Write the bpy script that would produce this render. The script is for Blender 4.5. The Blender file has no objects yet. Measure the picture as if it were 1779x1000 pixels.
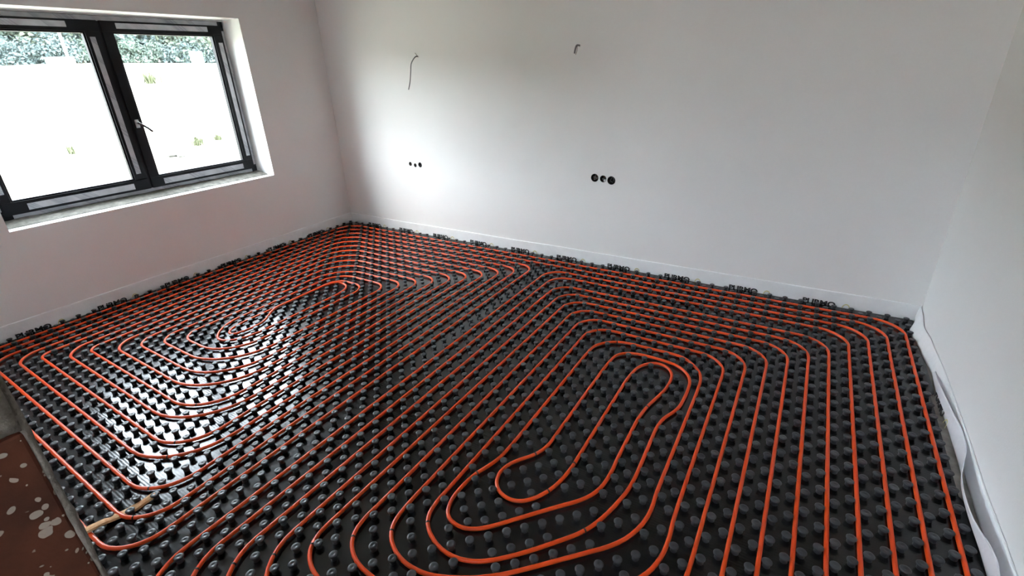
import bpy, bmesh, math, random
from mathutils import Vector, Matrix, noise

scene = bpy.context.scene
COL = scene.collection
rnd = random.Random(7)

# ------------------------------------------------------------------ camera
CAM = Vector((4.6181, -3.7705, 1.6342))
YAW, PITCH, ROLL = -0.5711, 0.4028, -0.0436
F_PX, PPX, PPY = 835.07, -9.60, -24.91
fw = Vector((math.sin(YAW) * math.cos(PITCH), math.cos(YAW) * math.cos(PITCH), -math.sin(PITCH)))
rt = Vector((math.cos(YAW), -math.sin(YAW), 0))
up = rt.cross(fw)
rt, up = math.cos(ROLL) * rt + math.sin(ROLL) * up, -math.sin(ROLL) * rt + math.cos(ROLL) * up
cam_data = bpy.data.cameras.new('camera')
cam_data.sensor_width = 36.0
cam_data.lens = F_PX / 1779 * 36.0
cam_data.shift_x = -PPX / 1779
cam_data.shift_y = PPY / 1779
cam_data.clip_start = 0.02
cam_data.clip_end = 500
cam = bpy.data.objects.new('camera', cam_data)
m = Matrix((rt, up, -fw)).transposed().to_4x4()
m.translation = CAM
cam.matrix_world = m
COL.objects.link(cam)
scene.camera = cam

# ------------------------------------------------------------------ sky, sun, exposure
world = bpy.data.worlds.new('sky_world')
scene.world = world
world.use_nodes = True
wn = world.node_tree
wn.nodes.clear()
sky = wn.nodes.new('ShaderNodeTexSky')
sky.sky_type = 'NISHITA'
sky.sun_disc = False
sky.sun_elevation = math.radians(34)
sky.sun_rotation = math.atan2(-0.82, -1.0)
sky.air_density = 1.0
sky.dust_density = 1.2
sky.ozone_density = 1.0
bg = wn.nodes.new('ShaderNodeBackground')
bg.inputs['Strength'].default_value = 0.07
wo = wn.nodes.new('ShaderNodeOutputWorld')
wn.links.new(sky.outputs[0], bg.inputs[0])
veil = wn.nodes.new('ShaderNodeBackground')      # even white light of a thin high cloud layer
veil.inputs['Color'].default_value = (0.935, 0.985, 1.075, 1)
veil.inputs['Strength'].default_value = 2.45
ad = wn.nodes.new('ShaderNodeAddShader')
wn.links.new(bg.outputs[0], ad.inputs[0])
wn.links.new(veil.outputs[0], ad.inputs[1])
wn.links.new(ad.outputs[0], wo.inputs[0])

scene.view_settings.view_transform = 'Standard'
scene.view_settings.look = 'None'
scene.view_settings.gamma = 1.0
scene.view_settings.use_curve_mapping = False
scene.view_settings.exposure = 3.58
scene.cycles.max_bounces = 12
scene.cycles.diffuse_bounces = 8
scene.cycles.glossy_bounces = 4
scene.cycles.transparent_max_bounces = 12
scene.cycles.caustics_reflective = False
scene.cycles.caustics_refractive = False
scene.cycles.sample_clamp_indirect = 8.0
scene.cycles.use_denoising = True


# ------------------------------------------------------------------ helpers
def tag(o, label=None, cat=None, group=None, kind=None):
    if label: o['label'] = label
    if cat: o['category'] = cat
    if group: o['group'] = group
    if kind: o['kind'] = kind
    return o


def link(name, me, mat=None, parent=None, smooth=False):
    o = bpy.data.objects.new(name, me)
    COL.objects.link(o)
    if mat is not None and not me.materials:
        me.materials.append(mat)
    if smooth:
        me.polygons.foreach_set('use_smooth', [True] * len(me.polygons))
    if parent: o.parent = parent
    return o


def obj(name, bm, mat=None, parent=None, smooth=False):
    me = bpy.data.meshes.new(name)
    bmesh.ops.recalc_face_normals(bm, faces=bm.faces[:])
    bm.to_mesh(me)
    bm.free()
    return link(name, me, mat, parent, smooth)


def empty(name, loc=(0, 0, 0), parent=None):
    o = bpy.data.objects.new(name, None)
    o.location = loc
    o.empty_display_size = 0.1
    COL.objects.link(o)
    if parent: o.parent = parent
    return o


def box(bm, x0, x1, y0, y1, z0, z1, bev=0.0):
    r = bmesh.ops.create_cube(bm, size=1.0)
    vs = r['verts']
    for v in vs:
        v.co = Vector(((x0 + x1) / 2 + v.co.x * (x1 - x0), (y0 + y1) / 2 + v.co.y * (y1 - y0),
                       (z0 + z1) / 2 + v.co.z * (z1 - z0)))
    if bev > 0:
        es = set(e for v in vs for e in v.link_edges)
        bmesh.ops.bevel(bm, geom=list(es), offset=bev, segments=2, profile=0.5, affect='EDGES')
    return vs


def new_bm(): return bmesh.new()


def tube_mesh(pts, rad, n=8, cap=True, bm=None):
    bm = bm or bmesh.new()
    pts = [Vector(p) for p in pts]
    rings = []
    nrm = None
    for i, p in enumerate(pts):
        a = pts[max(i - 1, 0)]
        b = pts[min(i + 1, len(pts) - 1)]
        t = (b - a).normalized()
        if nrm is None:
            nrm = Vector((0, 0, 1)) if abs(t.z) < 0.9 else Vector((1, 0, 0))
        nrm = (nrm - t * nrm.dot(t)).normalized()
        bi = t.cross(nrm)
        r = rad[i] if isinstance(rad, (list, tuple)) else rad
        rings.append([bm.verts.new(p + r * (math.cos(2 * math.pi * k / n) * nrm + math.sin(2 * math.pi * k / n) * bi))
                      for k in range(n)])
    for a, b in zip(rings, rings[1:]):
        for k in range(n):
            bm.faces.new((a[k], a[(k + 1) % n], b[(k + 1) % n], b[k]))
    if cap:
        bm.faces.new(rings[0][::-1])
        bm.faces.new(rings[-1])
    return bm


def spline(pts, sub=6):
    """Catmull-Rom through the points."""
    P = [Vector(p) for p in pts]
    P = [P[0] * 2 - P[1]] + P + [P[-1] * 2 - P[-2]]
    out = []
    for i in range(1, len(P) - 2):
        for s in range(sub):
            t = s / sub
            out.append(0.5 * ((2 * P[i]) + (P[i + 1] - P[i - 1]) * t + (2 * P[i - 1] - 5 * P[i] + 4 * P[i + 1] - P[i + 2]) * t * t
                              + (3 * P[i] - P[i - 1] - 3 * P[i + 1] + P[i + 2]) * t ** 3))
    out.append(P[-2])
    return out


def interp(tab, y):
    """piecewise smooth interpolation of a table [(y, v)] with y decreasing"""
    if y >= tab[0][0]: return tab[0][1]
    for (ya, va), (yb, vb) in zip(tab, tab[1:]):
        if y >= yb:
            t = (y - ya) / (yb - ya)
            t = t * t * (3 - 2 * t)
            return va + (vb - va) * t
    return tab[-1][1]


# ------------------------------------------------------------------ materials
class N:
    """tiny node-graph helper"""
    def __init__(s, name):
        s.m = bpy.data.materials.new(name)
        s.m.use_nodes = True
        s.t = s.m.node_tree
        s.b = s.t.nodes['Principled BSDF']
        s.out = s.t.nodes['Material Output']
        s.co = s.t.nodes.new('ShaderNodeTexCoord').outputs['Object']

    def add(s, typ, ins=None, **kw):
        n = s.t.nodes.new(typ)
        for k, v in kw.items(): setattr(n, k, v)
        for k, v in (ins or {}).items():
            if hasattr(v, 'is_linked') or isinstance(v, bpy.types.NodeSocket): s.t.links.new(v, n.inputs[k])
            else: n.inputs[k].default_value = v
        return n

    def noise(s, scale, detail=4, rough=0.55, vec=None, out='Fac'):
        return s.add('ShaderNodeTexNoise', {'Scale': scale, 'Detail': detail, 'Roughness': rough, 'Vector': vec or s.co}).outputs[out]

    def ramp(s, fac, stops, interp='LINEAR'):
        n = s.add('ShaderNodeValToRGB', {'Fac': fac})
        r = n.color_ramp
        r.interpolation = interp
        while len(r.elements) < len(stops): r.elements.new(0.5)
        for e, (p, c) in zip(r.elements, stops):
            e.position = p
            e.color = (*c, 1) if len(c) == 3 else c
        return n.outputs[0]

    def mix(s, fac, a, b, mode='MIX'):
        n = s.add('ShaderNodeMix', data_type='RGBA', blend_type=mode)
        for i, v in ((0, fac), (6, a), (7, b)):
            if isinstance(v, bpy.types.NodeSocket): s.t.links.new(v, n.inputs[i])
            else: n.inputs[i].default_value = v if i == 0 else (*v, 1)
        return n.outputs[2]

    def bump(s, h, strength=0.3, dist=0.01):
        n = s.add('ShaderNodeBump', {'Height': h, 'Strength': strength, 'Distance': dist})
        s.t.links.new(n.outputs[0], s.b.inputs['Normal'])

    def set(s, **kw):
        for k, v in kw.items():
            i = s.b.inputs[{'color': 'Base Color', 'rough': 'Roughness', 'spec': 'Specular IOR Level', 'metal': 'Metallic',
                            'trans': 'Transmission Weight', 'alpha': 'Alpha', 'sss': 'Subsurface Weight'}[k]]
            if isinstance(v, bpy.types.NodeSocket): s.t.links.new(v, i)
            elif k == 'color': i.default_value = (*v, 1)
            else: i.default_value = v
        return s


def mat_plaster(name, c, var=0.03):
    n = N(name)
    f = n.noise(1.3, 3)
    d = tuple(max(0, x - var) for x in c)
    n.set(color=n.ramp(f, [(0.3, d), (0.7, c)]), rough=0.85, spec=0.25)
    n.bump(n.noise(90, 4), 0.12, 0.004)
    return n.m


M = {}
M['wall'] = mat_plaster('white_plaster', (0.840, 0.838, 0.835))
M['ceil'] = mat_plaster('ceiling_plaster', (0.50, 0.485, 0.465))  # unseen ceiling, greyed to keep bounce light off the upper walls
n = N('concrete')
n.set(color=n.ramp(n.noise(14, 6), [(0.3, (0.22, 0.21, 0.19)), (0.7, (0.42, 0.40, 0.36))]), rough=0.95)
n.bump(n.noise(60, 5), 0.4, 0.006)
M['concrete'] = n.m
n = N('black_plastic')
f = n.noise(26, 3)
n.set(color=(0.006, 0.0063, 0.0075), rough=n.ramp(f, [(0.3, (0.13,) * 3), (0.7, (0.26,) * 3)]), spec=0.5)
w = n.add('ShaderNodeTexWave', {'Scale': 26.0, 'Distortion': 2.0, 'Detail': 2.0, 'Vector': n.co}, bands_direction='Y').outputs['Fac']
h = n.mix(0.75, w, n.noise(40, 3))
n.bump(h, 0.14, 0.003)
M['mat'] = n.m
n = N('stud_plastic')
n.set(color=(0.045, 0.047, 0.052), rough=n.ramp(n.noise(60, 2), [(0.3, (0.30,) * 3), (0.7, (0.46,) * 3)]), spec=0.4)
n.bump(n.noise(160, 3), 0.25, 0.002)
M['stud'] = n.m
n = N('orange_pipe')
n.set(color=n.ramp(n.noise(3, 3), [(0.3, (0.84, 0.070, 0.008)), (0.7, (0.93, 0.092, 0.010))]), rough=0.36, spec=0.45)
M['pipe'] = n.m
n = N('black_band')
n.set(color=(0.02, 0.012, 0.01), rough=0.5)
M['band'] = n.m
n = N('white_foam')
n.set(color=n.ramp(n.noise(9, 4), [(0.3, (0.84, 0.85, 0.86)), (0.7, (0.90, 0.91, 0.92))]), rough=0.6, spec=0.35)
n.bump(n.noise(35, 3), 0.2, 0.006)
M['foam'] = n.m
n = N('milky_film')
n.set(color=(0.84, 0.85, 0.90), rough=0.32, spec=0.5)
n.bump(n.noise(12, 3), 0.25, 0.01)
M['film'] = n.m
n = N('ink_black')
n.set(color=(0.01, 0.01, 0.012), rough=0.6)
M['ink'] = n.m
n = N('ink_yellow')
n.set(color=(0.66, 0.60, 0.30), rough=0.6)
M['ink_yellow'] = n.m
n = N('anthracite_frame')
n.set(color=(0.006, 0.0065, 0.009), rough=0.55, spec=0.2)
n.bump(n.noise(300, 2), 0.08, 0.001)
M['frame'] = n.m
n = N('protective_film')
sep = n.add('ShaderNodeSeparateXYZ', {'Vector': n.co})
run = n.add('ShaderNodeMath', {0: sep.outputs[1], 1: sep.outputs[2]}, operation='ADD').outputs[0]
cb = n.add('ShaderNodeCombineXYZ', {0: run})
word = n.add('ShaderNodeTexNoise', {'Scale': 7.0, 'Detail': 0.0, 'Vector': cb.outputs[0]}).outputs['Fac']
glyph = n.add('ShaderNodeTexNoise', {'Scale': 130.0, 'Detail': 0.0, 'Vector': cb.outputs[0]}).outputs['Fac']
ink = n.add('ShaderNodeMath', {0: n.ramp(word, [(0.52, (0, 0, 0)), (0.54, (1, 1, 1))]), 1: n.ramp(glyph, [(0.44, (0, 0, 0)), (0.5, (1, 1, 1))])}, operation='MULTIPLY').outputs[0]
n.set(color=n.mix(n.add('ShaderNodeMath', {0: ink, 1: 0.45}, operation='MULTIPLY').outputs[0], n.ramp(n.noise(9, 3), [(0.3, (0.36, 0.37, 0.40)), (0.7, (0.50, 0.51, 0.54))]), (0.12, 0.13, 0.17)), rough=0.38)
n.bump(n.noise(14, 3), 0.35, 0.006)
M['pfilm'] = n.m
n = N('handle_metal')
n.set(color=(0.55, 0.56, 0.58), rough=0.3, metal=0.9)
M['metal'] = n.m
n = N('dark_metal')
n.set(color=(0.03, 0.03, 0.034), rough=0.45, spec=0.3)
M['dmetal'] = n.m
# glass: clear pane with a fresnel reflection
n = N('window_glass')
tr = n.add('ShaderNodeBsdfTransparent', {'Color': (0.94, 0.97, 0.96, 1)})
gl = n.add('ShaderNodeBsdfGlossy', {'Roughness': 0.02})
fr = n.add('ShaderNodeMath', {0: n.add('ShaderNodeMath', {0: n.add('ShaderNodeLayerWeight', {'Blend': 0.5}).outputs['Facing'], 1: 5.0}, operation='POWER').outputs[0], 1: 0.92, 2: 0.04}, operation='MULTIPLY_ADD')
mx = n.add('ShaderNodeMixShader', {0: fr.outputs[0], 1: tr.outputs[0], 2: gl.outputs[0]})
n.t.links.new(mx.outputs[0], n.out.inputs['Surface'])
M['glass'] = n.m
# terracotta block with splashes of mortar
n = N('terracotta')
base = n.ramp(n.noise(11, 5), [(0.3, (0.055, 0.014, 0.005)), (0.7, (0.135, 0.034, 0.012))])
vo = n.add('ShaderNodeTexVoronoi', {'Vector': n.add('ShaderNodeVectorMath', {0: n.co, 1: n.add('ShaderNodeVectorMath', {0: n.noise(30, 2, out='Color'), 1: (0.018,) * 3}, operation='MULTIPLY').outputs[0]}, operation='ADD').outputs[0],
                                   'Scale': 78.0, 'Randomness': 1.0})
big = n.noise(16, 2)
thr = n.add('ShaderNodeMath', {0: n.ramp(vo.outputs['Color'], [(0.0, (0, 0, 0)), (1.0, (0.42, 0.42, 0.42))]), 1: vo.outputs['Distance']}, operation='SUBTRACT').outputs[0]
spot = n.ramp(n.add('ShaderNodeMath', {0: thr, 1: n.add('ShaderNodeMath', {0: big, 1: 0.42}, operation='MULTIPLY').outputs[0]}, operation='ADD').outputs[0],
              [(0.165, (0, 0, 0)), (0.195, (1, 1, 1))])
n.set(color=n.mix(spot, base, (0.40, 0.34, 0.28)), rough=0.85)
n.bump(n.mix(0.6, n.noise(70, 4), spot), 0.5, 0.004)
M['brick'] = n.m
n = N('mortar')
n.set(color=n.ramp(n.noise(22, 6), [(0.3, (0.10, 0.088, 0.07)), (0.7, (0.27, 0.245, 0.21))]), rough=0.95)
n.bump(n.noise(60, 6), 0.8, 0.01)
M['mortar'] = n.m
n = N('sill_render')
n.set(color=n.ramp(n.noise(25, 5), [(0.3, (0.13, 0.125, 0.11)), (0.7, (0.26, 0.25, 0.22))]), rough=0.95)
n.bump(n.noise(50, 5), 0.6, 0.008)
M['sill'] = n.m
n = N('socket_dark')
n.set(color=(0.012, 0.012, 0.013), rough=0.6)
M['socket'] = n.m
n = N('cable_grey')
n.set(color=(0.20, 0.20, 0.21), rough=0.55)
M['cable'] = n.m
n = N('cable_brown')
n.set(color=(0.16, 0.09, 0.05), rough=0.5)
M['cable_b'] = n.m
n = N('splinter')
n.set(color=n.ramp(n.noise(45, 4), [(0.3, (0.66, 0.30, 0.12)), (0.7, (0.90, 0.58, 0.32))]), rough=0.8)
n.bump(n.noise(120, 4), 0.6, 0.004)
M['splinter'] = n.m
n = N('dry_field')
n.set(color=n.ramp(n.noise(0.35, 8, 0.65), [(0.25, (0.22, 0.205, 0.14)), (0.5, (0.32, 0.30, 0.23)), (0.75, (0.40, 0.38, 0.31))]), rough=1.0, spec=0.1)
n.bump(n.noise(3, 6), 0.6, 0.1)
M['field'] = n.m
for k, (a, b) in enumerate([((0.09, 0.13, 0.115), (0.24, 0.30, 0.235)), ((0.10, 0.145, 0.15), (0.25, 0.31, 0.29)), ((0.14, 0.18, 0.13), (0.36, 0.40, 0.29))]):
    n = N('foliage_%s' % ('dark', 'bluish', 'yellowish')[k])
    n.set(color=n.ramp(n.noise(2.6, 6, 0.7), [(0.34, a), (0.66, b)]), rough=0.9, spec=0.2)
    n.bump(n.noise(5.0, 5, 0.7), 1.0, 0.5)
    M['leaf%d' % k] = n.m
n = N('dark_ground')  # kept dark so little light bounces up through the hall opening
n.set(color=n.ramp(n.noise(5, 5), [(0.3, (0.02, 0.035, 0.012)), (0.7, (0.045, 0.065, 0.025))]), rough=1.0)
M['dark_ground'] = n.m
n = N('straw')
n.set(color=(0.060, 0.066, 0.030), rough=0.9)
M['straw'] = n.m
n = N('bark')
n.set(color=n.ramp(n.noise(6, 4), [(0.3, (0.12, 0.11, 0.09)), (0.7, (0.22, 0.20, 0.17))]), rough=0.95)
M['bark'] = n.m
n = N('white_paint')
n.set(color=(0.82, 0.84, 0.85), rough=0.5)
M['white'] = n.m
n = N('pale_stone')
n.set(color=n.ramp(n.noise(8, 4), [(0.3, (0.05, 0.048, 0.045)), (0.7, (0.10, 0.096, 0.09))]), rough=0.95)
M['stone'] = n.m

# ------------------------------------------------------------------ room shell
W = 5.401           # room width (x), back wall y = 0, left wall x = 0
H = 2.72
YF = -3.70          # room side of the front wall
WIN = (-2.905, -0.872, 0.733, 2.146)   # y0, y1, z0, z1 of the window opening
WT = 0.36


def structure(o): return tag(o, kind='structure')


b = new_bm()
box(b, -WT, W + 0.2, -5.6, 0.2, -0.20, -0.004)
tag(obj('floor', b, M['concrete']), 'grey concrete subfloor under the black studded mat', kind='structure')
b = new_bm()
box(b, -WT, W + 0.2, -5.6, 0.2, H, H + 0.25)
tag(obj('ceiling', b, M['ceil']), 'plain grey plaster ceiling', kind='structure')

# left wall with the window opening
b = new_bm()
y0, y1, z0, z1 = WIN
for a in ((-WT, 0, -5.6, y0, -0.004, H), (-WT, 0, y1, 0.2, -0.004, H), (-WT, 0, y0, y1, -0.004, z0), (-WT, 0, y0, y1, z1, H)):
    box(b, *a)
bmesh.ops.remove_doubles(b, verts=b.verts[:], dist=1e-5)
tag(obj('wall_left', b, M['wall']), 'off-white plastered wall with the window opening', kind='structure')

# back wall, socket recesses cut into it
SOCK = [(1.060, 0.757, 0.021), (1.126, 0.747, 0.020), (1.193, 0.755, 0.026),
        (3.110, 0.767, 0.034), (3.184, 0.764, 0.029), (3.255, 0.756, 0.035)]
b = new_bm()
box(b, 0, W, 0, 0.2, -0.004, H)
wall_back = obj('wall_back', b, M['wall'])
b = new_bm()
for x, z, r in SOCK + [(1.312, 1.770, 0.007), (2.952, 1.772, 0.007)]:
    mtx = Matrix.Translation((x, 0.0, z)) @ Matrix.Rotation(math.radians(90), 4, 'X')
    bmesh.ops.create_cone(b, cap_ends=True, segments=24, radius1=r, radius2=r, depth=0.11, matrix=mtx)
cutter = obj('cutter', b)
md = wall_back.modifiers.new('holes', 'BOOLEAN')
md.object = cutter
md.operation = 'DIFFERENCE'
md.solver = 'EXACT'
dg = bpy.context.evaluated_depsgraph_get()
me = bpy.data.meshes.new_from_object(wall_back.evaluated_get(dg))
wall_back.modifiers.clear()
wall_back.data = me
bpy.data.objects.remove(cutter)
tag(wall_back, 'long white plastered wall with two rows of socket recesses', kind='structure')

b = new_bm()
box(b, W, W + 0.2, -5.6, 0.2, -0.004, H)
tag(obj('wall_right', b, M['wall']), 'white plastered wall on the right', kind='structure')

# front wall with the doorway the picture is taken from; raw block jamb on its end
XJ = 3.980
b = new_bm()
box(b, 0, XJ - 0.030, YF - 0.25, YF, -0.004, H)
box(b, XJ - 0.030, W, YF - 0.25, YF, 2.08, H)      # unseen lintel over the doorway, added to cut hall light higher up
bmesh.ops.remove_doubles(b, verts=b.verts[:], dist=1e-5)
wall_front = obj('wall_front', b, M['wall'])
tag(wall_front, 'doorway wall ending in a raw terracotta block jamb', kind='structure')
b = new_bm()
box(b, XJ - 0.030, XJ - 0.006, YF - 0.25, YF - 0.004, -0.004, 2.079)
obj('mortar_core', b, M['mortar'], wall_front)
zb = 1.312
courses = []
z = zb
while z > 0.05:
    courses.append((z - 0.236, z))
    z -= 0.25
z = zb + 0.062
while z < 2.0:
    courses.append((z, min(z + 0.236, 2.075)))
    z += 0.25
for k, (za, zt) in enumerate(courses):
    b = new_bm()
    box(b, XJ - 0.022, XJ, YF - 0.246, YF - 0.0065, max(za, 0.0), zt, 0.004)
    # ribbed block face: shallow vertical grooves are too fine here, keep a slightly wavy face
    bmesh.ops.subdivide_edges(b, edges=[e for e in b.edges if e.calc_length() > 0.1], cuts=6, use_grid_fill=True)
    for v in b.verts:
        v.co.x += 0.0015 * noise.noise(v.co * 18 + Vector((k, 0, 0)))
    obj('brick', b, M['brick'], wall_front, smooth=False)


def rough_grid(name, nu, nv, fn, mat, parent, thick=0.012):
    """closed lumpy patch: fn(u, v) -> (outer point, inward direction)"""
    bm = new_bm()
    top, bot = [], []
    for i in range(nu + 1):
        top.append([]); bot.append([])
        for j in range(nv + 1):
            pnt, d = fn(i / nu, j / nv)
            top[i].append(bm.verts.new(pnt))
            bot[i].append(bm.verts.new(Vector(pnt) + Vector(d) * thick))
    for i in range(nu):
        for j in range(nv):
            bm.faces.new((top[i][j], top[i + 1][j], top[i + 1][j + 1], top[i][j + 1]))
            bm.faces.new((bot[i][j], bot[i][j + 1], bot[i + 1][j + 1], bot[i + 1][j]))
    for i in range(nu):
        bm.faces.new((top[i][0], bot[i][0], bot[i + 1][0], top[i + 1][0]))
        bm.faces.new((top[i][nv], top[i + 1][nv], bot[i + 1][nv], bot[i][nv]))
    for j in range(nv):
        bm.faces.new((top[0][j], top[0][j + 1], bot[0][j + 1], bot[0][j]))
        bm.faces.new((top[nu][j], bot[nu][j], bot[nu][j + 1], top[nu][j + 1]))
    return obj(name, bm, mat, parent, smooth=True)


def bed(u, v):
    y = YF - 0.25 + u * 0.243
    n1 = noise.noise(Vector((y * 30, 0.3, 0)))
    n2 = noise.noise(Vector((y * 26, 5.3, 0)))
    za, zt = 1.318 + 0.012 * n1, 1.392 + 0.014 * n2
    z = za + (zt - za) * v
    x = XJ + 0.002 + 0.008 * math.sin(math.pi * min(max(v, 0.02), 0.98)) + 0.005 * noise.noise(Vector((y * 40, z * 40, 2)))
    return (x, y, z), (-1, 0, 0)


rough_grid('mortar_joint', 40, 14, bed, M['mortar'], wall_front, 0.02)


def edge_ridge(u, v):
    z = 0.02 + u * 2.05
    wdt = 0.0065 + 0.0035 * noise.noise(Vector((z * 14, 0, 7))) + 0.0015 * noise.noise(Vector((z * 60, 3, 7)))
    a = math.pi * v
    y = YF - 0.0045 + wdt * 0.62 * math.cos(a)
    x = XJ - 0.006 + (0.0065 + 0.0015 * noise.noise(Vector((z * 35, v * 3, 1)))) * math.sin(a)
    return (x, y, z), (-1, 0, 0)


rough_grid('mortar_ridge', 220, 8, edge_ridge, M['mortar'], wall_front, 0.015)

# unseen hall behind the doorway, with an opening added for fill light
b = new_bm()
GX0, GX1, GZ0, GZ1 = 4.20, 4.80, 1.60, 2.30
box(b, -WT, GX0, -5.8, -5.6, -0.2, H)
box(b, GX1, W + 0.2, -5.8, -5.6, -0.2, H)
box(b, GX0, GX1, -5.8, -5.6, GZ1, H)
box(b, GX0, GX1, -5.8, -5.6, -0.2, GZ0)
tag(obj('wall_hall', b, M['wall']), 'plastered hall wall with an unseen opening added for fill light behind the doorway', kind='structure')
b = new_bm()
box(b, -WT, W + 0.2, -40, -5.8, -0.6, -0.5)  # unseen ground added below the hall opening, dark to limit upward light
tag(obj('added_ground', b, M['dark_ground']), 'unseen dark green ground added outside the hall opening', kind='structure')

# ------------------------------------------------------------------ window
win = empty('window_1', (-0.25, (y0 + y1) / 2, z0))
tag(win, 'anthracite two-light window with grey protective film on its frame', kind='structure')
OFF = Vector((-0.25, (y0 + y1) / 2, z0))


def wpart(name, boxes, mat, parent=win, bev=0.0):
    bm = new_bm()
    for a in boxes: box(bm, *a, bev)
    for v in bm.verts: v.co -= OFF
    o = obj(name, bm, mat, parent)
    return o


FY0, FY1, FZ0, FZ1 = -2.885, -0.880, 0.757, 2.140
# outer frame
for a in ((FY0, FY1, FZ0, FZ0 + 0.055), (FY0, FY1, FZ1 - 0.052, FZ1), (FY0, FY0 + 0.055, FZ0 + 0.055, FZ1 - 0.052), (FY1 - 0.052, FY1, FZ0 + 0.055, FZ1 - 0.052)):
    wpart('frame_bar', [(-0.335, -0.262, *a)], M['frame'], bev=0.004)
# mullion
wpart('mullion', [(-0.33, -0.252, -1.905, -1.84, FZ0 + 0.05, FZ1 - 0.05)], M['frame'], bev=0.004)
# sashes with glazing beads and panes
PANES = [(-2.782, -1.983), (-1.802, -1.001)]
PZ0, PZ1 = 0.886, 2.023
for k, (pa, pb) in enumerate(PANES):
    sa, sb = (FY0 + 0.043, -1.885) if k == 0 else (-1.868, FY1 - 0.038)
    s0, s1 = FZ0 + 0.040, FZ1 - 0.038
    sash = wpart('sash', [(-0.31, -0.236, sa, sb, s0, PZ0), (-0.31, -0.236, sa, sb, PZ1, s1), (-0.31, -0.236, sa, pa, PZ0, PZ1), (-0.31, -0.236, pb, sb, PZ0, PZ1)], M['frame'])
    for o in [sash]:
        bmod = o.modifiers.new('edge', 'BEVEL'); bmod.width = 0.003; bmod.segments = 2
    bd = 0.012
    wpart('glazing_bead', [(-0.283, -0.247, pa, pb, PZ0, PZ0 + bd), (-0.283, -0.247, pa, pb, PZ1 - bd, PZ1), (-0.283, -0.247, pa, pa + bd, PZ0 + bd, PZ1 - bd), (-0.283, -0.247, pb - bd, pb, PZ0 + bd, PZ1 - bd)], M['frame'], sash)
    wpart('pane', [(-0.276, -0.272, pa + 0.004, pb - 0.004, PZ0 + 0.004, PZ1 - 0.004)], M['glass'], sash)
# strips of protective film, thin and slightly proud, cut short of the corners
fx = (-0.237, -0.2350)
gx = (-0.263, -0.2610)
FILMS = [(*fx, -2.705, -2.005, 0.815, 0.862), (*fx, -1.770, -1.030, 0.815, 0.862),
         (*fx, -2.720, -2.085, 2.048, 2.088), (*fx, -1.765, -1.045, 2.048, 2.088),
         (*fx, -1.962, -1.926, 0.935, 1.985), (*fx, -0.972, -0.935, 0.930, 1.960), (*fx, -2.832, -2.800, 0.95, 1.98),
         (*gx, -2.80, -0.935, 0.760, 0.797), (*gx, -2.85, -0.93, 2.100, 2.136), (*gx, -0.918, -0.884, 0.83, 2.06), (*gx, -2.882, -2.848, 0.83, 2.06)]
for a in FILMS:
    wpart('film_strip', [a], M['pfilm'])
# handle on the meeting stile
hb = wpart('handle', [(-0.237, -0.228, -1.851, -1.821, 1.300, 1.366)], M['metal'], bev=0.003)
bm = tube_mesh([Vector(q) - OFF for q in [(-0.232, -1.836, 1.338), (-0.195, -1.836, 1.338)]], 0.009, 12)
obj('handle_neck', bm, M['metal'], hb, True)
bm = tube_mesh([Vector(q) - OFF for q in spline([(-0.197, -1.846, 1.342), (-0.192, -1.822, 1.326), (-0.190, -1.785, 1.293), (-0.190, -1.758, 1.262)], 4)], 0.0085, 8)
obj('lever', bm, M['dmetal'], hb, True)


# raw render bed under the frame
def sill_fn(u, v):
    y = y0 + 0.005 + u * (y1 - y0 - 0.010)
    x = -0.262 + v * 0.165
    zz = 0.766 - 0.031 * v ** 1.5 + 0.006 * noise.noise(Vector((y * 9, x * 20, 0))) * (1 - v * 0.6)
    return (x, y, max(zz, 0.7345)), (0, 0, -1)


so = rough_grid('sill_bed', 90, 10, sill_fn, M['sill'], None, 0.03)
tag(so, kind='structure')
so.name = 'trim_1'
tag(so, 'rough grey mortar bed along the window sill')

# ------------------------------------------------------------------ outside: rising dry field
def field_z(x, y):
    d = -x
    zz = -0.5 + 0.0715 * max(d - 0.4, 0)
    if d > 70: zz += 0.05 * (d - 70)
    return zz + 0.25 * noise.noise(Vector((x * 0.08, y * 0.08, 0))) * min(1, d / 25)


b = new_bm()
nx, ny = 60, 70
grid = []
for i in range(nx + 1):
    x = -0.34 - 130 * (i / nx) ** 1.6
    grid.append([b.verts.new((x, -60 + 160 * j / ny, field_z(x, -60 + 160 * j / ny))) for j in range(ny + 1)])
for i in range(nx):
    for j in range(ny):
        b.faces.new((grid[i][j], grid[i][j + 1], grid[i + 1][j + 1], grid[i + 1][j]))
fo = obj('ground', b, M['field'], smooth=True)
tag(fo, 'pale sunlit dry grass field rising towards the trees', kind='structure')


# wooded hill behind the tree line, added to shape the incoming sky light
b = new_bm()
grid = []
for i in range(25):
    d = 70 + 75 * i / 24
    row = []
    for j in range(121):
        y = -260 + 560 * j / 120
        t = i / 24
        zz = field_z(-70, y) - 1.0 + 14.0 * math.sin(min(t, 1) * math.pi / 2) ** 1.2 + 3.2 * noise.noise(Vector((d * 0.09, y * 0.05, 3))) * min(1, 4 * t) \
            + 1.6 * noise.noise(Vector((d * 0.3, y * 0.3, 3))) * min(1, 4 * t)
        row.append(b.verts.new((-d, y, zz)))
    grid.append(row)
for i in range(24):
    for j in range(120):
        b.faces.new((grid[i][j], grid[i][j + 1], grid[i + 1][j + 1], grid[i + 1][j]))
tag(obj('hill', b, M['leaf0'], smooth=True), 'hazy wooded hill added behind the tree line to cut low sky', kind='structure')


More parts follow.
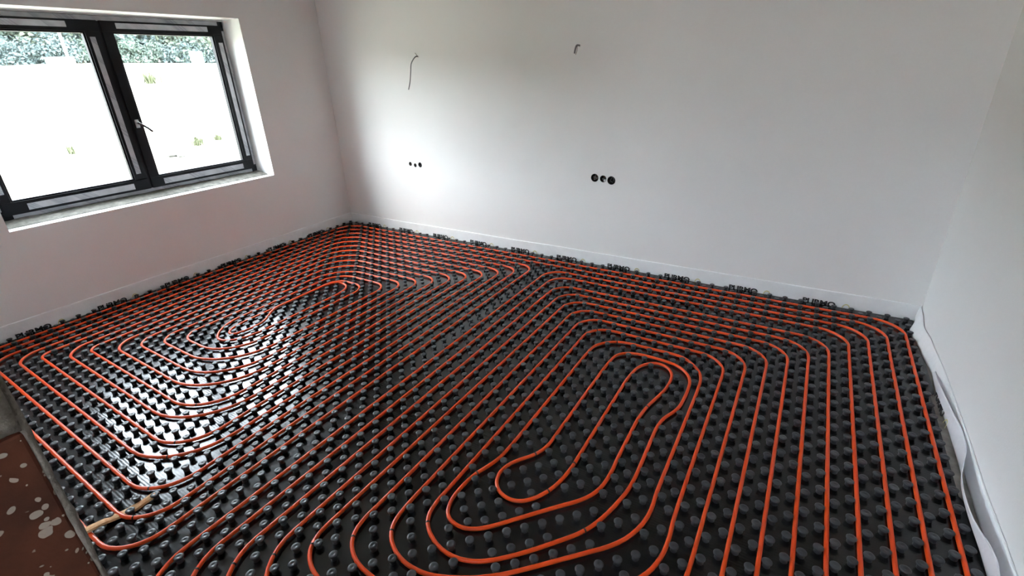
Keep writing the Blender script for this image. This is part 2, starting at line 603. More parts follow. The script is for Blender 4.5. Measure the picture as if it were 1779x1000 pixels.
def blob(bm, c, r, seed, sub=2, amp=0.35):
    res = bmesh.ops.create_icosphere(bm, subdivisions=sub, radius=1.0)
    for v in res['verts']:
        d = v.co.normalized()
        k = 1 + amp * noise.noise(d * 2.1 + Vector((seed, 0, 0))) + 0.25 * amp * noise.noise(d * 6 + Vector((0, seed, 0)))
        v.co = Vector(c) + Vector((d.x * r[0], d.y * r[1], d.z * r[2])) * k


def sprays(rr, clumps, per, smin, smax):
    """clumps of small tilted leaf sprays; returns verts, faces"""
    vs, fs = [], []
    for c, r in clumps:
        for q in range(per):
            d = Vector((rr.gauss(0, 1), rr.gauss(0, 1), rr.gauss(0, 0.8))).normalized()
            p = c + d * r * (0.35 + 0.65 * rr.random() ** 0.5)
            n1 = (d + Vector((rr.gauss(0, .7), rr.gauss(0, .7), rr.gauss(0, .7) + 0.4))).normalized()
            t1 = n1.cross(Vector((rr.gauss(0, 1), rr.gauss(0, 1), rr.gauss(0, 1)))).normalized()
            t2 = n1.cross(t1)
            sz = rr.uniform(smin, smax)
            i = len(vs)
            vs += [p - t1 * sz, p + t2 * sz * 0.6, p + t1 * sz * 1.2, p - t2 * sz * 0.6]
            fs.append((i, i + 1, i + 2, i + 3))
    return vs, fs


def tree_meshes(seed, h):
    rr = random.Random(seed)
    # leafy crown: clumps of small tilted leaf sprays around the branches
    clumps = []
    for k in range(46):
        t = rr.random()
        spread = h * 0.34 * math.sin(math.pi * min(0.95, 0.22 + 0.72 * t)) + 0.3
        a = rr.random() * 6.283
        q = spread * math.sqrt(rr.random())
        clumps.append((Vector((q * math.cos(a), q * math.sin(a), h * (0.10 + 0.86 * t))), h * rr.uniform(0.07, 0.13)))
    vs, fs = sprays(rr, clumps, 75, h * 0.013, h * 0.030)
    me = bpy.data.meshes.new('crown')
    me.from_pydata(vs, [], fs)
    bm = tube_mesh([(0, 0, -0.3), (0.05, 0.02, h * 0.25), (0.1, -0.05, h * 0.55)], [0.22, 0.17, 0.08], 8)
    tm = bpy.data.meshes.new('trunk')
    bm.to_mesh(tm); bm.free()
    tm.materials.append(M['bark'])
    return me, tm


TREES = [tree_meshes(100 + k, 9.0) for k in range(3)]
TREE_LBL = ['leftmost tree of the line across the field', 'second tree from the left end of the tree line', 'third tree from the left, left of the white lamp post',
            'hazy tree right behind the white lamp post', 'tree just right of the white lamp post', 'tree hidden mostly by the window mullion',
            'first tree seen at the left of the right-hand pane', 'second tree in the right-hand pane', 'pale tree at the middle of the right-hand pane',
            'tree left of the white sign board', 'tree behind the white sign board', 'rightmost tree of the line at the window edge']
tx = -62.0
dist = CAM.x - tx
for k in range(12):
    s = 0.235 + 0.030 * k
    x = tx + rnd.uniform(-3, 2)
    y = CAM.y + (CAM.x - x) * s
    me, tm = TREES[k % 3]
    t = empty('tree', (x, y, field_z(x, y) - 0.1))
    t.rotation_euler.z = rnd.uniform(0, 6.28)
    sc = rnd.uniform(1.15, 1.4)
    t.scale = (sc, sc, sc)
    if not me.materials: me.materials.append(None)
    c = bpy.data.objects.new('crown', me)
    COL.objects.link(c)
    c.parent = t
    c.material_slots[0].link = 'OBJECT'
    c.material_slots[0].material = M['leaf%d' % (0, 1, 2, 1, 2, 0, 1, 0, 2, 0, 2, 1)[k]]
    u = bpy.data.objects.new('trunk', tm)
    COL.objects.link(u)
    u.parent = t
    tag(t, TREE_LBL[k], 'tree', 'trees along the far edge of the field')

# second, lower hedge row closing the gaps under the crowns
HEDGE = ['left', 'middle', 'right']
for k in range(3):
    cl = []
    for q in range(60):
        sl_ = 0.232 + 0.118 * k + 0.118 * q / 60
        x = tx + 2.2 + rnd.uniform(-0.8, 0.8)
        y = CAM.y + (CAM.x - x) * sl_
        cl.append((Vector((x, y, field_z(x, y) + rnd.uniform(0.1, 1.8))), rnd.uniform(0.5, 0.9)))
    vs, fs = sprays(rnd, cl, 80, 0.09, 0.20)
    me = bpy.data.meshes.new('hedge')
    me.from_pydata(vs, [], fs)
    o = link('hedge', me, M['leaf%d' % (1, 0, 1)[k]])
    tag(o, '%s stretch of the dark green hedge under the far trees' % HEDGE[k], 'hedge', 'hedges under the far trees')

# white lamp post, white hut, white sign board at the far edge
D = 60.0
def far(sy, dist=D):
    x = CAM.x - dist
    y = CAM.y + dist * sy
    return Vector((x, y, field_z(x, y)))
c = far(0.3352)
post = empty('lamp_post', c)
bm = tube_mesh([(0, 0, -0.2), (0, 0, 3.0), (0, 0, 7.5)], [0.13, 0.11, 0.07], 10)
obj('pole', bm, M['white'], post, True)
bm = tube_mesh(spline([(0, 0, 7.4), (0.1, -0.3, 7.9), (0.3, -1.1, 8.1)], 4), 0.05, 8)
obj('arm', bm, M['white'], post, True)
b = new_bm(); box(b, 0.2, 0.45, -1.6, -1.05, 8.05, 8.17, 0.02)
obj('lamp_head', b, M['white'], post)
tag(post, 'slim white lamp post in front of the far trees', 'lamp post')
c = far(0.3245, 59.0)
hut = empty('hut', c)
b = new_bm(); box(b, -0.8, 0.8, -0.82, 0.82, -0.3, 0.72, 0.01)
obj('body', b, M['white'], hut)
b = new_bm()
vs = [b.verts.new(q) for q in [(-0.82, -0.84, 0.72), (0.82, -0.84, 0.72), (0.82, 0.84, 0.72), (-0.82, 0.84, 0.72), (-0.82, -0.84, 0.78), (0.82, -0.84, 0.78), (0.82, 0.84, 0.78), (-0.82, 0.84, 0.78)]]
for f in ((0, 1, 2, 3), (4, 7, 6, 5), (0, 4, 5, 1), (1, 5, 6, 2), (2, 6, 7, 3), (3, 7, 4, 0)): b.faces.new([vs[i] for i in f])
obj('roof', b, M['white'], hut)
tag(hut, 'small white flat-roofed hut beside the lamp post', 'hut')
c = far(0.5288, 59.0)
sg = empty('sign_board', c)
b = new_bm(); box(b, -0.03, 0.03, -0.66, 0.66, 0.15, 1.30, 0.01)
obj('board', b, M['white'], sg)
for s in (-0.5, 0.5):
    b = new_bm(); box(b, -0.12, -0.03, s - 0.05, s + 0.05, -0.3, 1.2)
    obj('post', b, M['white'], sg)
tag(sg, 'blank white sign board before the far trees', 'sign')

# weeds and stones in the field
WEED = [(0.4384, 34.5, 0.55, 'yellowish bush standing alone in the field'), (0.2967, 14.9, 0.16, 'dry weed tuft low in the left-hand pane'),
        (0.4884, 13.7, 0.20, 'taller weed tuft low in the right-hand pane'), (0.5286, 14.0, 0.14, 'small weed tuft near the right edge of the pane')]
for s, d, hh, lab in WEED:
    c = far(s, d)
    bm = new_bm()
    for q in range(60):
        a, t = rnd.random() * 6.28, rnd.random()
        l = hh * rnd.uniform(0.6, 1.4)
        bx, by = rnd.gauss(0, hh * 0.3), rnd.gauss(0, hh * 0.3)
        dx, dy = math.cos(a) * l * 0.5, math.sin(a) * l * 0.5
        wv = Vector((-math.sin(a), math.cos(a), 0)) * hh * 0.06
        p0 = Vector((bx, by, -0.05)); p1 = Vector((bx + dx * 0.4, by + dy * 0.4, l * 0.7)); p2 = Vector((bx + dx, by + dy, l))
        v = [bm.verts.new(p0 - wv), bm.verts.new(p0 + wv), bm.verts.new(p1 + wv), bm.verts.new(p1 - wv), bm.verts.new(p2)]
        bm.faces.new((v[0], v[1], v[2], v[3])); bm.faces.new((v[3], v[2], v[4]))
    o = obj('weed', bm, M['straw'])
    o.location = c
    tag(o, lab, 'plant', 'weeds in the field')
for k, (s, d, r, lab) in enumerate([(0.4385, 12.9, 0.13, 'larger pale stone lying in the field'), (0.452, 12.7, 0.08, 'smaller pale stone right of the larger one'), (0.4250, 12.4, 0.07, 'flat stone left of the larger one')]):
    bm = new_bm()
    blob(bm, (0, 0, 0), (r * 1.3, r, r * 0.6), k * 3.1, 2, 0.5)
    o = obj('stone', bm, M['stone'])
    o.location = far(s, d) + Vector((0, 0, r * 0.3))
    tag(o, lab, 'stone', 'stones in the field')

# ------------------------------------------------------------------ heating pipes
PR = 0.0082
PZ = 0.0125
X = lambda k: 5.307 - 0.1 * k


def path(items):
    """items: (x, y, r[, z]); corners are rounded with radius r (clamped)"""
    P = [Vector((i[0], i[1], i[3] if len(i) > 3 else PZ)) for i in items]
    R = [i[2] for i in items]
    out = [P[0]]
    for i in range(1, len(P) - 1):
        a, p, c = P[i - 1], P[i], P[i + 1]
        la, lc = (a - p).length, (c - p).length
        t = min(R[i], 0.5 * la, 0.5 * lc)
        ua, uc = (a - p).normalized(), (c - p).normalized()
        ang = ua.angle(uc)
        seg = 3 if ang > 2.6 else (5 if ang > 2.0 else 9)
        s, e = p + ua * t, p + uc * t
        k = 0.5523 if ang < 2.0 else 0.6
        c1, c2 = s - ua * t * k, e - uc * t * k
        for q in range(seg + 1):
            w = q / seg
            out.append((1 - w) ** 3 * s + 3 * w * (1 - w) ** 2 * c1 + 3 * w * w * (1 - w) * c2 + w ** 3 * e)
    out.append(P[-1])
    # drop duplicates, split long straights
    res = [out[0]]
    for q in out[1:]:
        L = (q - res[-1]).length
        if L < 1e-4: continue
        nseg = max(1, int(L / 0.4))
        a = res[-1].copy()
        for s in range(1, nseg + 1):
            res.append(a.lerp(q, s / nseg))
    return res


def pts(lst, r=9.0, z=None): return [(x, y, r) if z is None else (x, y, r, z) for x, y in lst]


LB = lambda i: 0.107 + 0.1 * i       # left-hand lines of the left spiral
BK = lambda i: -0.128 - 0.1 * i      # back rows of the left spiral
VB = lambda i: 2.707 - 0.1 * i       # right-hand lines of the left spiral
FB = lambda i: -3.528 + 0.1 * i      # front rows of the left spiral
RT, RB = 0.13, 0.20                  # usual corner radii
front_r = {0: .17, 1: .17, 2: .20, 3: .33, 4: .22, 5: .36, 6: .26, 7: .38, 8: .36, 9: .38, 10: .30}
left_r = {0: .14, 1: .14, 2: .14, 3: .14, 4: .07, 5: .14, 6: .07, 7: .14, 8: .12, 9: .12, 10: .12}


def vline(i): return 1.657 if i == 10 else VB(i)


def arm(start):
    """one strand of the left spiral from the outside in; start 0 or 1"""
    it = []
    i = start
    while i <= 10:
        it += [(LB(i), BK(i), RB + 0.01 * i), (LB(i), FB(i), left_r[i]), (vline(i), FB(i), front_r[i])]
        if i + 2 <= 12: it += [(vline(i), BK(i + 2), RT)]
        i += 2
    return it


s0 = [(X(0), -3.60, .1), (X(0), BK(0), .17)] + arm(0)
s1 = [(X(1), -3.60, .1), (X(1), BK(1), .17)] + arm(1)
# s0 ends on (1.657, row 12); s1 on (1.807, row 11)
centre = [(1.307, BK(12), .12), (1.307, -2.20, .1), (1.330, -2.300, .1), (1.372, -2.338, .1), (1.420, -2.330, .1), (1.440, -2.270, .1),
          (1.452, -2.160, .1), (1.420, -2.080, .1), (1.372, -2.010, .1, .030), (1.347, -1.930, .1, .0315), (1.345, -1.480, .1, .0315),
          (1.385, -1.390, .1, .026), (1.450, -1.370, .1), (1.515, -1.410, .1), (1.557, -1.510, .1), (1.557, -2.220, .1), (1.530, -2.330, .1),
          (1.470, -2.405, .1), (1.390, -2.425, .1), (1.310, -2.385, .1), (1.207, -2.250, .15), (1.207, BK(11), .2)]
pathB = path(s0 + centre + s1[::-1])

# right spiral
top1 = [(3.957, -1.520), (3.976, -1.394), (4.019, -1.335), (4.071, -1.307), (4.124, -1.326), (4.163, -1.375), (4.173, -1.448), (4.168, -1.536),
        (4.156, -1.593), (4.141, -1.656), (4.124, -1.727), (4.112, -1.830)]
top2 = [(3.807, -1.470), (3.819, -1.341), (3.866, -1.290), (3.933, -1.266), (4.022, -1.264), (4.109, -1.268), (4.178, -1.285), (4.236, -1.336), (4.266, -1.397),
        (4.273, -1.487), (4.272, -1.577), (4.268, -1.646), (4.253, -1.702), (4.223, -1.763), (4.209, -1.850)]
top3 = [(3.657, -1.400), (3.667, -1.295), (3.712, -1.235), (3.771, -1.193), (3.838, -1.176), (3.919, -1.174), (4.119, -1.170), (4.180, -1.180), (4.240, -1.225),
        (4.291, -1.285), (4.312, -1.350), (4.318, -1.450)]
bot1 = [(3.960, -2.200), (3.962, -2.300), (3.941, -2.434), (3.891, -2.522), (3.845, -2.561), (3.790, -2.568), (3.735, -2.545), (3.701, -2.493), (3.701, -2.425),
        (3.731, -2.367), (3.790, -2.290), (3.810, -2.220), (3.809, -2.130)]
bot2 = [(4.116, -2.150), (4.122, -2.250), (4.110, -2.346), (4.074, -2.418), (3.983, -2.517), (3.897, -2.616), (3.814, -2.712), (3.766, -2.755), (3.702, -2.776),
        (3.638, -2.759), (3.608, -2.707), (3.599, -2.640), (3.608, -2.532), (3.632, -2.471), (3.654, -2.400), (3.659, -2.300)]
bot3 = [(4.218, -2.180), (4.216, -2.273), (4.197, -2.372), (4.168, -2.477), (4.130, -2.560), (4.053, -2.655), (3.974, -2.749), (3.891, -2.829), (3.829, -2.869),
        (3.749, -2.888), (3.671, -2.875), (3.600, -2.834), (3.567, -2.788), (3.556, -2.720), (3.558, -2.620)]
bot4 = [(4.318, -2.250), (4.326, -2.350), (4.302, -2.462), (4.253, -2.549), (4.168, -2.636), (4.085, -2.721), (4.005, -2.803), (3.940, -2.865), (3.850, -2.930), (3.738, -2.981),
        (3.670, -2.992), (3.605, -2.988), (3.545, -2.965), (3.497, -2.930), (3.468, -2.875), (3.460, -2.780)]
bot5 = [(4.409, -2.330), (4.418, -2.440), (4.410, -2.530), (4.382, -2.610), (4.320, -2.690), (4.200, -2.810), (4.080, -2.925), (3.960, -3.010), (3.820, -3.070), (3.680, -3.090),
        (3.551, -3.088), (3.480, -3.080), (3.415, -3.050), (3.373, -3.005), (3.356, -2.940), (3.357, -2.850)]
bot6 = [(4.507, -2.500), (4.500, -2.620), (4.460, -2.720), (4.360, -2.830), (4.220, -2.960), (4.080, -3.070), (3.900, -3.150), (3.700, -3.190), (3.500, -3.195), (3.385, -3.187),
        (3.320, -3.163), (3.275, -3.125), (3.252, -3.070), (3.250, -2.980)]
A_ROW = {2: -.328, 3: -.428, 4: -.578, 5: -.678, 6: -.778, 7: -.878, 8: -.978, 9: -1.078}
A_LEFT = {2: 2.857, 3: 2.957, 4: 3.057, 5: 3.157, 6: 3.257, 7: 3.357, 8: 3.457, 9: 3.557}
A_FRONT = {4: -3.58, 5: -3.50, 6: -3.42, 7: -3.33}    # front rows, beyond the lower frame edge


def utop(k, rev=False):
    a = [(X(k), A_ROW[k], .17), (A_LEFT[k], A_ROW[k], .15)]
    return a[::-1] if rev else a


def ufront(k):      # from left line of U (k-2) to right line k, along the front
    return [(A_LEFT[k - 2], A_FRONT[k], .22), (X(k) - 0.45, A_FRONT[k], .25), (X(k), A_FRONT[k] + 0.40, .25)]


sA = [(X(2), -3.60, .1)] + utop(2) + ufront(4) + utop(4) + ufront(6) + utop(6) + pts(bot6[::-1]) + utop(8) + pts(bot4[::-1]) \
    + pts(top3[::-1]) + pts(bot2[::-1]) + pts(top1[::-1]) + pts(bot1) + pts(top2) + pts(bot3) + utop(9, True) + pts(bot5) + utop(7, True) \
    + ufront(7)[::-1] + utop(5, True) + ufront(5)[::-1] + utop(3, True) + [(X(3), -3.60, .1)]
pathA = path(sA)


def make_pipe(pth, label, bands):
    o = obj('heating_pipe', tube_mesh(pth, PR, 10), M['pipe'], None, True)
    tag(o, label, 'pipe', 'orange underfloor heating pipes')
    for (bx, by) in bands:
        best, bp, bt = 9, None, None
        for a, c in zip(pth, pth[1:]):
            ab = c - a
            t = max(0, min(1, (Vector((bx, by, PZ)) - a).dot(ab) / ab.length_squared))
            q = a + ab * t
            d = (q - Vector((bx, by, PZ))).length
            if d < best: best, bp, bt = d, q, ab.normalized()
        if best > 0.08: continue
        bm = tube_mesh([bp - bt * 0.003, bp + bt * 0.003], PR + 0.0007, 12)
        obj('band', bm, M['band'], o, True)
    return o


def floor_at(px, py, z=0.015):
    d = fw + rt * ((px - 889.5 - PPX) / F_PX) + up * ((500 + PPY - py) / F_PX)
    t = (z - CAM.z) / d.z
    q = CAM + d * t
    return (q.x, q.y)


BANDS = [floor_at(*q) for q in [(334, 711), (298, 776), (285, 800), (254, 854), (227, 904), (470, 963), (542, 945), (610, 932), (678, 921), (740, 907),
                                (676, 921), (828, 820), (957, 857), (1017, 922), (322, 989), (394, 979), (932, 790), (1124, 706), (1072, 593), (1033, 568), (1001, 806)]]
make_pipe(pathB, 'orange heating pipe of the left-hand spiral that also rings the walls', BANDS)
make_pipe(pathA, 'orange heating pipe of the right-hand spiral with the open oval centre', BANDS)

# ------------------------------------------------------------------ studded mat
mat = empty('studded_mat', (0, 0, 0))
tag(mat, 'black plastic underfloor mat covered with round studs', 'floor mat')
b = new_bm()
EDGE = [(5.372, -0.012), (5.372, -0.90), (5.352, -0.93), (5.350, -1.66), (5.368, -1.69), (5.368, -3.62)]
ol = [(0.012, -0.012)] + EDGE + [(0.012, -3.62)]
bot = [b.verts.new((x, y, -0.004)) for x, y in ol]
top = [b.verts.new((x, y, 0.0)) for x, y in ol]
b.faces.new(top)
b.faces.new(bot[::-1])
for i in range(len(ol)):
    j = (i + 1) % len(ol)
    b.faces.new((bot[i], bot[j], top[j], top[i]))
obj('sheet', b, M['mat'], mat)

prof = [(0.0126, 0.0), (0.0120, 0.0045), (0.0138, 0.0150), (0.0170, 0.0200), (0.0172, 0.0222), (0.0155, 0.0244), (0.0110, 0.0251), (0.0040, 0.0251), (0.0026, 0.0242)]


def stud_into(bm, cx, cy, n=12, ang=0.0):
    prev = None
    for r, z in prof:
        ring = [bm.verts.new((cx + r * math.cos(2 * math.pi * k / n + ang), cy + r * math.sin(2 * math.pi * k / n + ang), z)) for k in range(n)]
        if prev:
            for k in range(n):
                bm.faces.new((prev[k], prev[(k + 1) % n], ring[(k + 1) % n], ring[k]))
        prev = ring
    bm.faces.new(prev)


# cells occupied by the pipes, to leave out studs a bent pipe would run through
cells = {}
for pth in (pathA, pathB):
    for a, c in zip(pth, pth[1:]):
        L = (c - a).length
        for s in range(int(L / 0.006) + 1):
            q = a.lerp(c, min(1, s * 0.006 / L))
            if q.z > 0.02: continue
            cells.setdefault((int(q.x / 0.05), int(q.y / 0.05)), []).append((q.x, q.y))


def pipe_gap(x, y):
    i, j = int(x / 0.05), int(y / 0.05)
    best = (9, None)
    for di in (-1, 0, 1):
        for dj in (-1, 0, 1):
            for (qx, qy) in cells.get((i + di, j + dj), ()):
                d = math.hypot(qx - x, qy - y)
                if d < best[0]: best = (d, (qx, qy))
    return best


studs = []
for a in range(0, 108):
    for c in range(0, 72):
        if (a + c) % 2: continue
        x, y = 5.332 - 0.05 * a, -0.053 - 0.05 * c
        if x < 0.030 or y < -3.60 or y > -0.03: continue
        if x > 5.335 and -1.68 < y < -0.92: continue
        d, q = pipe_gap(x, y)
        if d < 0.012: continue
        if d < 0.0245:                      # a bent pipe pushes the stud aside a little
            s = (0.0245 - d) / d
            x += (x - q[0]) * s
            y += (y - q[1]) * s
            if pipe_gap(x, y)[0] < 0.021: continue
        studs.append((x, y))


def to_px(x, y):
    d = Vector((x, y, 0.02)) - CAM
    w = d.dot(fw)
    return 889.5 + PPX + F_PX * d.dot(rt) / w, 500 + PPY - F_PX * d.dot(up) / w, w


seen = []
for s in studs:
    px, py, w = to_px(*s)
    if 0 <= px <= 1779 and py <= 1000: seen.append((w, s))
seen.sort()
near = [s for w, s in seen[:300]]
nset = set(near)
bm = new_bm()
stud_into(bm, 0, 0, 16)
proto = bpy.data.meshes.new('stud')
bmesh.ops.recalc_face_normals(bm, faces=bm.faces[:])
bm.to_mesh(proto)
bm.free()
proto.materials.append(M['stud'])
proto.polygons.foreach_set('use_smooth', [True] * len(proto.polygons))
for (x, y) in near:
    o = bpy.data.objects.new('stud', proto)
    o.location = (x, y, 0)
    o.rotation_euler.z = rnd.random() * 0.4
    COL.objects.link(o)
    o.parent = mat
bm = new_bm()
for (x, y) in studs:
    if (x, y) not in nset: stud_into(bm, x, y, 10, rnd.random())
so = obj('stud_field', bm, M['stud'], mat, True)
so['kind'] = 'stuff'

# ------------------------------------------------------------------ edge insulation strips
TXT = 'PURMO'
cu = bpy.data.curves.new('print', 'FONT')
cu.body = TXT
cu.size = 0.052
cu.extrude = 0.0003
cu.offset = 0.0022
tobj = bpy.data.objects.new('print', cu)
COL.objects.link(tobj)
dg = bpy.context.evaluated_depsgraph_get()
TXTM = bpy.data.meshes.new_from_object(tobj.evaluated_get(dg))
TXTM.name = 'lettering'
bpy.data.objects.remove(tobj)
xs = [v.co.x for v in TXTM.vertices]
tw = max(xs) - min(xs)
for v in TXTM.vertices: v.co.x = (v.co.x - min(xs)) * 0.200 / tw
TXTM.materials.clear()
TXTM.materials.append(M['ink'])
bm = new_bm()       # small yellow roof-shaped mark after the word
ring = []
for k in range(13):
    a = math.pi * k / 12
    ring.append((0.024 * math.cos(a), 0.036 * math.sin(a)))
inn = [(0.78 * x, 0.78 * y) for x, y in ring]
for z in (0.0, 0.0004):
    A = [bm.verts.new((x, y, z)) for x, y in ring]
    B = [bm.verts.new((x, y, z)) for x, y in inn]
    for k in range(12): bm.faces.new((A[k], A[k + 1], B[k + 1], B[k]))
MARK = bpy.data.meshes.new('mark')
bm.to_mesh(MARK); bm.free()
MARK.materials.append(M['ink_yellow'])


def prints(parent, spots, place):
    for s in spots:
        o = bpy.data.objects.new('lettering', TXTM)
        COL.objects.link(o)
        o.matrix_world = place(s)
        o.parent = parent
        q = bpy.data.objects.new('mark', MARK)
        COL.objects.link(q)
        q.matrix_world = place(s) @ Matrix.Translation((0.262, 0.004, 0))
        q.parent = parent


def strip_along(name, length, to_world, label, seed, height=0.112, th=0.010):
    nseg = 160
    prof = [(0.0, 0.0), (th, 0.0), (th + 0.0005, 0.04), (th + 0.0015, height - 0.010), (th + 0.001, height - 0.002), (th * 0.5, height + 0.001), (0.0, height)]
    bm = new_bm()
    prev = None
    for i in range(nseg + 1):
        s = length * i / nseg
        wob = 0.0025 * noise.noise(Vector((s * 2.2, seed, 0)))
        hz = 0.006 * noise.noise(Vector((s * 1.6, seed, 4)))
        ring = []
        for q, (d, z) in enumerate(prof):
            dd = d + (max(0, wob) * (1 if 0 < q < 6 else 0) * z / height * 2)
            ring.append(bm.verts.new(to_world(s, max(dd, 0) + 0.0012, z + (hz if z > 0.06 else 0) - 0.003)))
        if prev:
            for k in range(len(prof)):
                l = (k + 1) % len(prof)
                bm.faces.new((prev[k], prev[l], ring[l], ring[k]))
        else:
            first = ring
        prev = ring
    bm.faces.new(first)
    bm.faces.new(prev[::-1])
    o = obj(name, bm, M['foam'], None, False)
    tag(o, label, 'edge strip', 'white foam edge strips around the floor')
    return o


sb = strip_along('edge_strip', W - 0.014, lambda s, d, z: Vector((0.009 + s, -d, z)), 'white foam edge strip along the foot of the long back wall', 1)
sl = strip_along('edge_strip', 3.66, lambda s, d, z: Vector((d, -0.012 - s, z)), 'white foam edge strip along the foot of the window wall', 5, 0.118)
RX = Matrix.Rotation(math.radians(90), 4, 'X')
prints(sb, [0.30 + 0.4935 * k for k in range(10)], lambda s: Matrix.Translation((s, -0.0150, -0.006)) @ RX)
prints(sl, [-3.115, -2.620, -2.125, -1.63, -1.135, -0.64], lambda s: Matrix.Translation((0.0150, s, -0.006)) @ Matrix.Rotation(math.radians(90), 4, 'Z') @ RX)

# the strip on the right wall hangs loose: wavy foam band plus its curling film apron
def ribbon(name, ya, yb, botf, topf, mat, parent, th, nseg=150, nv=8, bulge=None):
    bm = new_bm()
    F, Bk = [], []
    for i in range(nseg + 1):
        y = ya + (yb - ya) * i / nseg
        p0, p1 = Vector(botf(y)), Vector(topf(y))
        ax = (p1 - p0).normalized()
        nr = ax.cross(Vector((0, -1, 0)))
        nr = nr if nr.x < 0 else -nr
        rf, rb = [], []
        for j in range(nv + 1):
            v = j / nv
            q = p0.lerp(p1, v) + nr * ((bulge(y, v) if bulge else 0.0))
            rf.append(bm.verts.new(q))
            rb.append(bm.verts.new(q - nr * th))
        F.append(rf); Bk.append(rb)
    for i in range(nseg):
        for j in range(nv):
            bm.faces.new((F[i][j], F[i + 1][j], F[i + 1][j + 1], F[i][j + 1]))
            bm.faces.new((Bk[i][j], Bk[i][j + 1], Bk[i + 1][j + 1], Bk[i + 1][j]))
        bm.faces.new((F[i][nv], F[i + 1][nv], Bk[i + 1][nv], Bk[i][nv]))
        bm.faces.new((F[i][0], Bk[i][0], Bk[i + 1][0], F[i + 1][0]))
    for i in (0, nseg):
        for j in range(nv):
            bm.faces.new((F[i][j], F[i][j + 1], Bk[i][j + 1], Bk[i][j]))
    return obj(name, bm, mat, parent, True)


rs = empty('edge_strip', (W - 0.01, -1.8, 0))
tag(rs, 'loose wavy white edge strip peeling off the right-hand wall', 'edge strip', 'white foam edge strips around the floor')
inv = Matrix.Translation(-Vector((W - 0.01, -1.8, 0)))
BOTX = [(-0.02, 5.380), (-0.20, 5.338), (-0.45, 5.366), (-0.72, 5.386), (-0.95, 5.390), (-3.7, 5.390)]
TOPX = [(-0.02, 5.386), (-0.10, 5.392), (-0.30, 5.394), (-3.7, 5.394)]
TOPZ = [(-0.02, 0.106), (-0.10, 0.088), (-0.22, 0.060), (-0.45, 0.085), (-0.9, 0.107), (-1.35, 0.108), (-1.72, 0.098), (-1.95, 0.106), (-3.7, 0.105)]
o1 = ribbon('foam_band', -0.02, -3.64, lambda y: (interp(BOTX, y), y, 0.0), lambda y: (interp(TOPX, y), y, interp(TOPZ, y)), M['foam'], rs, 0.005,
            200, 8, lambda y, v: 0.010 * math.sin(math.pi * v) * max(0, 1 - abs(y + 0.3) / 0.6))
LIPX = [(-0.74, 5.384), (-0.88, 5.370), (-1.09, 5.372), (-1.215, 5.376), (-1.30, 5.384), (-1.40, 5.385), (-1.48, 5.377), (-1.55, 5.360), (-1.65, 5.338), (-1.745, 5.331), (-1.85, 5.332),
        (-1.93, 5.340), (-1.985, 5.353), (-2.045, 5.360), (-2.115, 5.353), (-2.3, 5.340), (-2.6, 5.365), (-3.1, 5.345), (-3.7, 5.370)]
LIPZ = [(-0.74, 0.045), (-0.88, 0.070), (-1.09, 0.090), (-1.215, 0.098), (-1.40, 0.099), (-1.55, 0.092), (-1.65, 0.088), (-1.85, 0.090), (-1.985, 0.099), (-3.7, 0.098)]
AB = [(-0.74, 5.384), (-0.94, 5.378), (-1.25, 5.380), (-1.50, 5.379), (-1.68, 5.366), (-1.90, 5.364), (-3.7, 5.362)]


def hermite(tab, y):
    """smooth curve through a table [(y, v)] with y decreasing"""
    if y >= tab[0][0]: return tab[0][1]
    if y <= tab[-1][0]: return tab[-1][1]
    i = next(k for k in range(len(tab) - 1) if tab[k + 1][0] <= y)
    def sl(k):
        a, c = tab[max(k - 1, 0)], tab[min(k + 1, len(tab) - 1)]
        return (c[1] - a[1]) / (c[0] - a[0])
    (ya, va), (yb, vb) = tab[i], tab[i + 1]
    h_ = yb - ya
    t = (y - ya) / h_
    return (2 * t ** 3 - 3 * t * t + 1) * va + (t ** 3 - 2 * t * t + t) * h_ * sl(i) + (-2 * t ** 3 + 3 * t * t) * vb + (t ** 3 - t * t) * h_ * sl(i + 1)


o2 = ribbon('film_apron', -0.74, -3.60, lambda y: (hermite(AB, y), y, 0.004), lambda y: (hermite(LIPX, y), y, hermite(LIPZ, y)), M['film'], rs, 0.0025,
            300, 10, lambda y, v: 0.006 * math.sin(math.pi * v))
for o in (o1, o2):
    for v in o.data.vertices: v.co = inv @ v.co
# its print near the gap in the mat
pm = Matrix.Translation((5.366, -0.93, 0.010)) @ Matrix.Rotation(math.radians(-90), 4, 'Z') @ Matrix.Rotation(math.radians(80), 4, 'X')
for me, off in ((TXTM, 0.0), (MARK, 0.262)):
    o = bpy.data.objects.new('lettering' if off == 0 else 'mark', me)
    COL.objects.link(o)
    o.matrix_world = inv @ pm @ Matrix.Translation((off, 0, 0))
    o.parent = rs

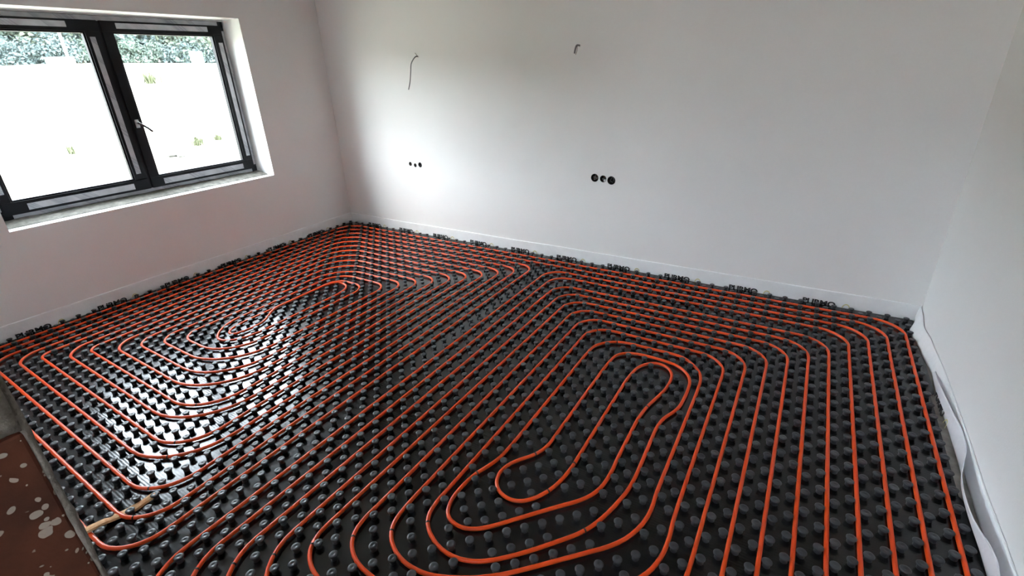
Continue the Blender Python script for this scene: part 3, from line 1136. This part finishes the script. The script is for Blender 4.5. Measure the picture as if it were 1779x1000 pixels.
# ------------------------------------------------------------------ socket recesses and wall cables
LBL = ['leftmost small socket recess of the far left trio', 'middle small socket recess of the far left trio', 'right small socket recess of the far left trio',
       'left socket recess of the right trio, full of wires', 'middle irregular socket recess of the right trio', 'right deep black socket recess of the right trio']
for k, (x, z, r) in enumerate(SOCK):
    e = empty('socket_box', (x, 0.0, z))
    tag(e, LBL[k], 'socket box', 'socket recesses in the back wall')
    bm = new_bm()
    n_ = 24
    prof_s = [(r * 0.995, 0.001), (r * 0.995, 0.050), (r * 0.90, 0.0505), (r * 0.90, 0.046), (r * 0.90, 0.003), (r * 0.96, 0.0005)]
    prof_s = [(r * 0.985, 0.002), (r * 0.985, 0.052), (0.001, 0.052), (0.001, 0.049), (r * 0.92, 0.049), (r * 0.92, 0.002)]
    rings = [[bm.verts.new((q * math.cos(6.28319 * i / n_), d, q * math.sin(6.28319 * i / n_))) for i in range(n_)] for q, d in prof_s]
    for a in range(len(rings)):
        c = (a + 1) % len(rings)
        for i in range(n_):
            bm.faces.new((rings[a][i], rings[a][(i + 1) % n_], rings[c][(i + 1) % n_], rings[c][i]))
    obj('cup', bm, M['socket'], e, True)
    nw = (2, 2, 2, 5, 3, 1)[k]
    for w_ in range(nw):
        q = random.Random(k * 10 + w_)
        pt = [(q.uniform(-.5, .5) * r, 0.045, q.uniform(-.5, .5) * r)]
        for s in range(4):
            pt.append((q.uniform(-.65, .65) * r, 0.036 - 0.009 * s + (0.012 if k == 5 else 0), q.uniform(-.65, .65) * r))
        obj('wire', tube_mesh(spline(pt, 5), 0.0028 if k > 2 else 0.002, 6), M['cable_b' if w_ % 2 else 'cable'], e, True)
    if k == 4:      # lump of plaster that narrows the middle recess
        bm = new_bm()
        blob(bm, (0.012, 0.018, -0.018), (0.018, 0.012, 0.012), 3, 2, 0.5)
        obj('plaster_lump', bm, M['wall'], e, True)


def cable(base, route, rad, label, extra=None):
    e = empty('wall_cable', base)
    obj('sheath', tube_mesh(spline(route, 6), rad, 8), M['cable'], e, True)
    if extra:
        for q in extra: obj('wire', tube_mesh(spline(q, 6), 0.0022, 6), M['cable_b'], e, True)
    tag(e, label, 'cable', 'cables left sticking out of the back wall')


cable((1.312, 0, 1.770), [(0, 0.05, 0), (0, -0.012, 0.003), (-0.012, -0.035, -0.010), (-0.045, -0.050, -0.058), (-0.062, -0.052, -0.130), (-0.085, -0.050, -0.215), (-0.118, -0.046, -0.285)],
      0.0050, 'longer thin grey cable hanging from the wall near the window corner', [[(0, -0.008, 0.003), (0.004, -0.025, 0.022), (-0.004, -0.03, 0.032)]])
cable((2.952, 0, 1.772), [(0, 0.05, 0), (0, -0.020, 0.004), (-0.004, -0.048, 0.0), (-0.012, -0.055, -0.030), (-0.018, -0.050, -0.052)],
      0.0065, 'short stub of cable hooked down from the middle of the wall', [[(0, -0.04, 0.0), (0.004, -0.055, -0.035), (-0.006, -0.055, -0.062)]])

# ------------------------------------------------------------------ splinter of wood between the studs
pt = spline([(2.444, -3.545, 0.030), (2.447, -3.500, 0.026), (2.452, -3.450, 0.016), (2.458, -3.400, 0.0065), (2.464, -3.365, 0.0065), (2.470, -3.335, 0.012), (2.478, -3.300, 0.020)], 6)
bm = new_bm()
rings = []
for i, q in enumerate(pt):
    t = i / (len(pt) - 1)
    wv = (0.019 + 0.004 * noise.noise(Vector((t * 6, 0, 0)))) * (0.75 + 0.25 * math.sin(math.pi * t)) * (0.55 if t > 0.98 else 1)
    hv = 0.0055 + 0.002 * noise.noise(Vector((t * 9, 4, 0)))
    rings.append([bm.verts.new(q + Vector((sx * wv, 0, sz * hv))) for sx, sz in ((-1, -0.6), (1, -1), (0.9, 0.8), (0.2, 1.2), (-0.8, 0.7))])
for a, c in zip(rings, rings[1:]):
    for k in range(5): bm.faces.new((a[k], a[(k + 1) % 5], c[(k + 1) % 5], c[k]))
bm.faces.new(rings[0][::-1]); bm.faces.new(rings[-1])
tag(obj('wood_splinter', bm, M['splinter']), 'light orange wood splinter lying between studs beside the brick jamb', 'wood scrap')
